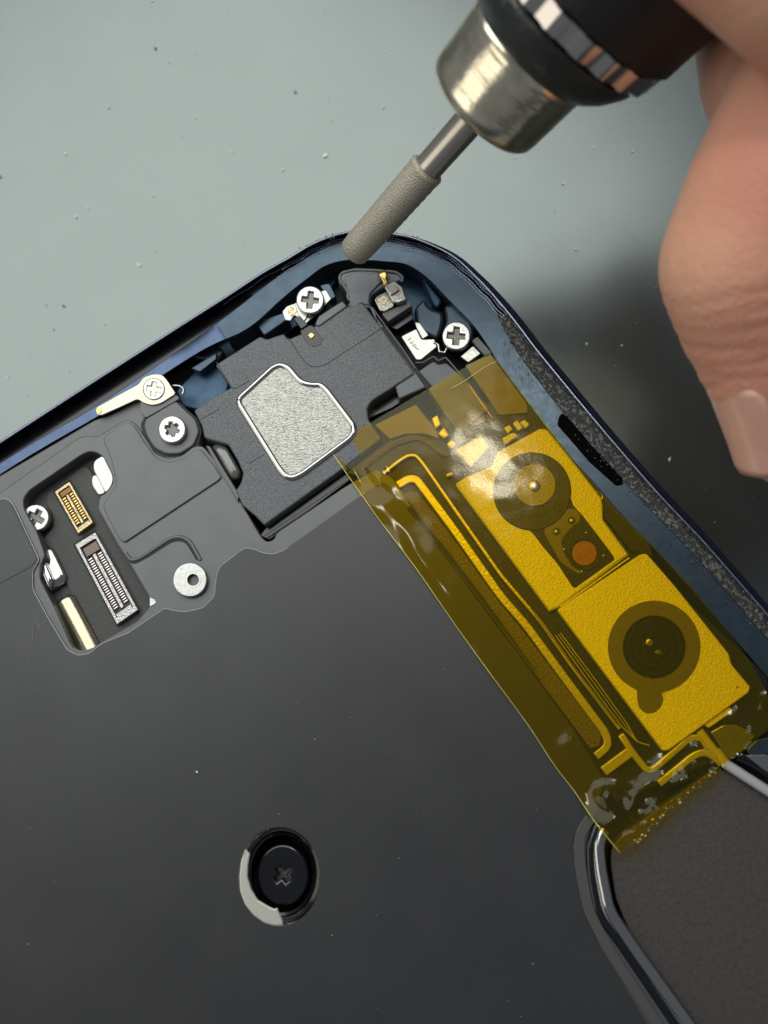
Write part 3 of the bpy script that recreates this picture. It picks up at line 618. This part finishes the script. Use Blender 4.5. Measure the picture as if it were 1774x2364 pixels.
# ---- round screw hole in the sheet
def ering(name, l, m, parent):   # loft of ellipses (cx,cy,rx,ry,z) in H
    bm = bmesh.new(); R_ = []
    for cx,cy,rx,ry,z in l: R_.append([bm.verts.new(un(x,y,z)) for x,y in circ(cx,cy,rx,64,ry,'H')])
    for a,b in zip(R_,R_[1:]):
        for i in range(64): bm.faces.new((a[i],a[(i+1)%64],b[(i+1)%64],b[i]))
    bmesh.ops.recalc_face_normals(bm, faces=bm.faces)
    me = bpy.data.meshes.new(name); bm.to_mesh(me); bm.free(); fin(me,30); return mk(name, me, m, parent)
ering('hole_chamfer', [(810,925,392,478,.036),(820,915,345,425,-.10),(830,905,320,400,-.22)], M_chrome, ph)['label'] = 'polished chamfer ring round the screw hole'
ering('hole_wall', [(830,905,320,400,-.22),(838,900,300,375,-.26),(840,905,285,345,-.5)], M_black, ph)
s3 = slab('screw', circ(840,915,250,56,300,'H'), -.7, -.28, M_black, ph, holes=[drive(450+.24096*840,1800+.24096*905,62*.55,'cross',.9)], bev=.06, r=0)
slab('pale_crescent', rnd(pt('H',[(480,660),(440,780),(425,930),(435,1080),(480,1200),(560,1300),(660,1370),(760,1400),(845,1400),(840,1350),(800,1260),(790,1225),(760,1240),(700,1210),(600,1150),(540,1050),(505,930),(510,820),(530,710)]),3), -.02, .05, mat('pale_cream',(.62,.60,.53),.4,.3), ph, bev=.03, r=0)  # pale raised crescent along the left and lower edge of the hole
s3['label'] = 'black cross-head screw sunk in the round hole of the sheet'
slab('drive_recess', circ(840,915,120,24,f='H'), -.6, -.45, M_recess, s3, bev=0, r=0)
v = un(456,752,.04)
# ------------------------------------------------------------------ polyimide tape
Lf = catmull([(759,1032),(797,1088),(877,1201),(961,1312),(1051,1442),(1133,1556),(1219,1673),(1280,1766),(1326,1826),(1373,1896),(1431,1968)], 8)
# right cut line
Rg = catmull([(1132,814),(1153,838),(1216,922),(1269,991),(1348,1091),(1427,1180),(1497,1250),(1586,1344),(1643,1413),(1728,1521),(1800,1660)], 8)
bot = catmull([(1431,1968),(1468,1943),(1513,1896),(1583,1836),(1667,1766),(1715,1735),(1800,1660)], 10)
NU = 84
bm = bmesh.new(); G_ = []
def lenparam(P):
    d = [0]
    for a,b in zip(P,P[1:]): d.append(d[-1]+(Vector(b)-Vector(a)).length)
    return [x/d[-1] for x in d]
def at(P, D, t):
    for i in range(len(P)-1):
        if D[i+1] >= t: k = (t-D[i])/(D[i+1]-D[i]+1e-9); return Vector(P[i]).lerp(Vector(P[i+1]), k)
    return Vector(P[-1])
DL, DR, DB = lenparam(Lf), lenparam(Rg), lenparam(bot)
NV = 170
def sstep(a, b, x): t = max(0,min(1,(x-a)/(b-a))); return t*t*(3-2*t)
def gauss(x, y, cx, cy, s): return math.exp(-((x-cx)**2+(y-cy)**2)/(2*s*s))
def tz(x, y, u, v):
    z = .17
    n1 = noise.noise(Vector((x*.012, y*.012, 0))); n2 = noise.noise(Vector((x*.03, y*.03, 3)))
    z += .004*n1+.003*n2
    z -= .08*(1-sstep(.0,.35,u))                       # falls to the sheet on the left
    z += .05*math.exp(-(u/.03)**2)*(.5+.5*math.sin(v*25))
    z += .05*(1-sstep(0,.05,v))*0
    e = noise.noise(Vector((x*.02, y*.02, 7)))
    wr = (1-sstep(.10,.32,u)); z += wr*.04*(.4+gauss(0,v,0,.10,.09)+1.3*gauss(0,v,0,.80,.10))*1.5*noise.noise(Vector((x*.013,y*.013,9))) + wr*.035*noise.noise(Vector(((x*.8-y*.6)*.03, (x*.6+y*.8)*.008, 5)))
    fold = sstep(.86,1,v); z += fold*.22*(1-sstep(.3,.8,u)) + fold*.16*noise.noise(Vector((x*.022,y*.022,11))) + fold*.05*noise.noise(Vector((x*.07,y*.07,2)))
    z += .20*gauss(x,y,1410,1838,22) - .10*gauss(x,y,1432,1842,14) + .16*gauss(x,y,1425,1905,26)
    z += .06*gauss(x,y,880,1105,22)
    return max(z, .075+.01*n1)
for j in range(NV+1):
    v = j/NV; row = []
    a, b = at(Lf, DL, v), at(Rg, DR, v)
    for i in range(NU+1):
        u = i/NU; p = a.lerp(b, u)
        if v > .8:
            w = ((v-.8)/.2); w = w*w; q_ = at(bot, DB, u); p = p + (q_-at(Lf,DL,1).lerp(at(Rg,DR,1),u))*w
        row.append(bm.verts.new(un(p.x, p.y, tz(p.x,p.y,u,v))))
    G_.append(row)
for a,b in zip(G_,G_[1:]):
    for i in range(NU): bm.faces.new((a[i],b[i],b[i+1],a[i+1]))
bmesh.ops.recalc_face_normals(bm, faces=bm.faces)
EDGE = [r_[0].co.copy() for r_ in G_]
me = bpy.data.meshes.new('polyimide_tape'); bm.to_mesh(me); bm.free(); fin(me, 180)
mt = bpy.data.materials.new('tape_amber'); mt.use_nodes = True; nt = mt.node_tree; N = nt.nodes; Lk = nt.links; N.clear()
out = N.new('ShaderNodeOutputMaterial'); tr = N.new('ShaderNodeBsdfTransparent'); tr.inputs[0].default_value = (1,.765,.0,1)
gl = N.new('ShaderNodeBsdfGlossy'); gl.inputs['Roughness'].default_value = .11; gl.inputs[0].default_value = (1,1,.92,1)
df = N.new('ShaderNodeBsdfDiffuse'); df.inputs[0].default_value = (.46,.40,.0,1)
tc = N.new('ShaderNodeTexCoord'); nz = N.new('ShaderNodeTexNoise'); nz.inputs['Scale'].default_value = 8; nz.inputs['Detail'].default_value = 6; Lk.new(tc.outputs['Object'], nz.inputs['Vector'])
bp = N.new('ShaderNodeBump'); bp.inputs['Strength'].default_value = .05; bp.inputs['Distance'].default_value = .02; Lk.new(nz.outputs[0], bp.inputs['Height'])
for n_ in (gl, df): Lk.new(bp.outputs[0], n_.inputs['Normal'])
fn = N.new('ShaderNodeFresnel'); fn.inputs[0].default_value = 1.33; Lk.new(bp.outputs[0], fn.inputs['Normal'])
m1 = N.new('ShaderNodeMixShader'); m1.inputs[0].default_value = .05; Lk.new(tr.outputs[0], m1.inputs[1]); Lk.new(df.outputs[0], m1.inputs[2])
m2 = N.new('ShaderNodeMixShader'); Lk.new(fn.outputs[0], m2.inputs[0]); Lk.new(m1.outputs[0], m2.inputs[1]); Lk.new(gl.outputs[0], m2.inputs[2])
Lk.new(m2.outputs[0], out.inputs[0])
tp = mk('polyimide_tape', me, mt); tp['label'] = 'see-through amber yellow tape strip stuck over the camera modules'; tp['category'] = 'tape'
M_cut = mat('tape_edge', (.75,.68,.20), .25, .3)
le = [G_co for G_co in EDGE]
mk('cut_edge', tubemesh('cut_edge', le, .008), M_cut, tp)
cl = [un(*pt('C',[(270+200*t, 222-122*t+3*math.sin(t*7))])[0], .20) for t in [k/12 for k in range(13)]]
mk('crease_line', tubemesh('crease_line', cl, .009), M_cut, tp)
bm = bmesh.new()
for k in range(46):
    q_ = at(bot, DB, random.uniform(.08,.75)); v = un(q_.x+random.uniform(-6,6), q_.y+random.uniform(-7,4), .22); fleck(v.x, v.y, v.z-.02, random.choice((.015,.025,.035)))
me = bpy.data.meshes.new('tape_edge_glints'); bm.to_mesh(me); bm.free(); o = mk('tape_edge_glints', me, mat('glint_fleck',(.8,.8,.7),.2,.6), tp); o['kind'] = 'stuff'  # pale flecks imitate glints along the tape's lower edge
# ------------------------------------------------------------------ screwdriver
T = un(815,585,1.2); Bq = un(1229,115,5.2); AX = (Bq-T).normalized()
def img(p): d = p-CP; k = d.dot(Fw); return CX+FPX*d.dot(Rt)/k, CY-FPX*d.dot(Up)/k
def along(s):
    lo, hi = 0.0, 40.0
    for _ in range(50):
        m_ = (lo+hi)/2; x, y = img(T+AX*m_)
        if math.hypot(x-815, y-585) < s: lo = m_
        else: hi = m_
    return lo
def lathe(name, prof, m, parent, n=64, flute=0, fdepth=0):
    bm = bmesh.new(); s1 = AX.orthogonal().normalized(); s2 = AX.cross(s1); R_ = []
    for s, h in prof:
        t = along(s); c = T+AX*t; r = h*dep(c)/FPX; ring = []
        for k in range(n):
            a = k*2*math.pi/n; q_ = r*(1-(fdepth if flute and (k//flute)%2 else 0)); ring.append(bm.verts.new(c+(s1*math.cos(a)+s2*math.sin(a))*q_))
        R_.append(ring)
    for a,b in zip(R_,R_[1:]):
        for i in range(n): bm.faces.new((a[i],a[(i+1)%n],b[(i+1)%n],b[i]))
    bm.faces.new(R_[0]); bm.faces.new(R_[-1]); bmesh.ops.recalc_face_normals(bm, faces=bm.faces)
    me = bpy.data.meshes.new(name); bm.to_mesh(me); bm.free(); fin(me, 40); return mk(name, me, m, parent)
sd = bpy.data.objects.new('screwdriver', None); COL.objects.link(sd); sd.location = T; LOC[sd.name] = T.copy()
sd['label'] = 'precision screwdriver with knurled grey bit and polished steel collar held over the phone corner'; sd['category'] = 'screwdriver'
lathe('knurled_bit', [(-4,24),(0,31),(6,35),(20,36)]+[(25+k*10, 36.5+.027*(25+k*10)*(.8 if k%2 else 1)) for k in range(22)]+[(250,43),(258,43.5),(264,38)], M_knurl, sd)
lathe('bit_shaft', [(258,34),(300,34.5),(405,36.5),(470,37)], M_shaft, sd)
lathe('collar', [(425,40),(436,70),(440,118),(449,138),(462,148),(480,151)]+[(484+k*4, 151.3+.085*k*4+random.choice((-.25,0,.2,.3))) for k in range(34)]+[(622,163),(632,160)], mat('collar_steel', (.80,.72,.53), .22, 1, .35, 2.2, .2, 2.5, stretch=(1,1,1)), sd)
lathe('rubber_ring', [(626,150),(630,166),(640,182),(670,210),(712,236),(728,242),(738,238),(742,215)], M_rub, sd)
lathe('fluted_ring', [(738,215),(744,250),(752,262),(805,270),(815,262)], mat('flute_chrome',(.6,.55,.50),.14,1), sd, 120, 3, .035)
lathe('grip', [(812,230),(815,272),(822,280),(860,284),(967,296),(1200,330),(1450,370),(1500,340)], M_grip, sd)
# ------------------------------------------------------------------ hand (person)
chains = [
 [(1858,990,3.4,1.22),(1848,905,3.7,1.48),(1826,800,4.1,1.72),(1800,700,4.5,1.88),(1772,610,5.0,1.93),(1835,470,5.5,1.98),(1935,300,6.0,2.1),(2120,60,6.8,2.3)],
 [(1745,-110,4.9,1.35),(1790,20,5.1,1.55),(1832,150,5.2,1.72),(1905,270,5.3,1.85),(2080,330,5.9,2.0),(2250,200,6.6,2.2)],
 [(1640,-360,9.0,1.5),(1790,-262,9.2,1.95),(1940,-175,9.1,2.1),(2120,-60,8.6,2.3),(2300,150,7.8,2.5)],
 [(2120,1000,3.6,1.2),(2100,850,4.2,1.5),(2060,640,5.0,1.85),(2150,400,5.9,2.0),(2260,150,6.6,2.2)],
 [(2330,900,3.6,1.1),(2330,780,4.2,1.3),(2300,640,4.9,1.6),(2350,400,5.8,1.8),(2420,200,6.6,2.1)],
 [(2120,60,6.8,2.3),(2300,150,7.2,2.7),(2450,250,7.2,3.0),(2800,100,7.4,3.2)],
]
bm = bmesh.new()
for ch in chains:
    P3 = [(un(x,y,z), r) for x,y,z,r in ch]
    for (a,ra),(b,rb) in zip(P3,P3[1:]):
        n = max(3,int((b-a).length/.35))
        for k in range(n+1):
            t = k/n
            bmesh.ops.create_icosphere(bm, subdivisions=3, radius=ra*(1-t)+rb*t, matrix=Matrix.Translation(a.lerp(b,t)))
me = bpy.data.meshes.new('hand'); bm.to_mesh(me); bm.free()
ho = bpy.data.objects.new('person', me); COL.objects.link(ho)
rm = ho.modifiers.new('r','REMESH'); rm.mode = 'VOXEL'; rm.voxel_size = .095
sm = ho.modifiers.new('s','SMOOTH'); sm.iterations = 14; sm.factor = .6
dg = bpy.context.evaluated_depsgraph_get(); me2 = bpy.data.meshes.new_from_object(ho.evaluated_get(dg)); bpy.data.objects.remove(ho)
for (ax_, ay_, az_, bx_, by_, bz_, ts) in ((1826,800,4.1,1848,905,3.7,(-.15,.1,.35)),(1800,700,4.5,1772,610,5.0,(.2,.6,1.0,1.3))):
    A_, B_ = un(ax_,ay_,az_), un(bx_,by_,bz_); D_ = (B_-A_); ln = D_.length; D_.normalize()
    for t_ in ts:
        c_ = A_+D_*ln*t_
        for v_ in me2.vertices:
            q_ = v_.co-c_
            if q_.length < 2.6:
                h_ = q_.dot(D_)+.12*noise.noise(v_.co*1.5+Vector((t_*9,0,0)))
                rad = (q_-D_*q_.dot(D_)).normalized(); v_.co -= rad*.034*math.exp(-(h_/.09)**2)*(.6+.6*noise.noise(v_.co*.9+Vector((0,t_*5,0))))
for p in me2.polygons: p.use_smooth = True
sk = mat('skin', (.68,.37,.24), .48, 0, .6, 9, 0, .5, spec=.35, col2=(.64,.26,.185), thr=.5)
for n_ in sk.node_tree.nodes:
    if n_.type == 'VALTORGB': n_.color_ramp.elements[0].position = .32; n_.color_ramp.elements[1].position = .72
b = sk.node_tree.nodes['Principled BSDF']; b.inputs['Subsurface Weight'].default_value = .25; b.inputs['Subsurface Radius'].default_value = (1,.35,.2); b.inputs['Subsurface Scale'].default_value = .35
ho = mk('person', me2, sk); ho['label'] = 'bare hand of a person gripping the screwdriver from the right'; ho['category'] = 'person'
# nail: curved plate on the fingertip facing left/up
bm = bmesh.new(); NR = []
tipc = [un(1858,990,3.4), un(1836,850,3.95)]
axn = (tipc[0]-tipc[1]).normalized(); cdir = (CP-tipc[0]).normalized()
side = axn.cross(cdir).normalized(); 
if side.dot(Rt) > 0: side = -side
nrm0 = (side*.80+cdir*.60).normalized(); tang = axn.cross(nrm0).normalized()
Lc = (tipc[0]-tipc[1]).length
for j in range(15):
    t = j/14; c = tipc[1]+axn*(Lc*(.05+1.55*t)) ; r = (1.60-.34*t)*1.0; row = []
    wid = .62*math.sqrt(max(0,1-(2*t-1)**6)) if t < .5 else .60
    if t > .8: wid = .60*math.sqrt(max(.15,1-((t-.8)/.22)**2))
    for i in range(13):
        a = (i/12-.5)*2*wid
        row.append(c+(nrm0*math.cos(a)+tang*math.sin(a))*(r*1.0-.02+ (.10*(t-.7) if t>.7 else 0)))
    NR.append([bm.verts.new(x) for x in row])
for a_,b_ in zip(NR,NR[1:]):
    for i in range(12): bm.faces.new((a_[i],a_[i+1],b_[i+1],b_[i]))
bmesh.ops.recalc_face_normals(bm, faces=bm.faces)
me = bpy.data.meshes.new('fingernail'); bm.to_mesh(me); bm.free(); fin(me,180)
nl = mk('fingernail', me, mat('nail',(.66,.36,.27),.25,0,spec=.5,cvar=.06,cscale=1), ho)
so = nl.modifiers.new('s','SOLIDIFY'); so.thickness = .08
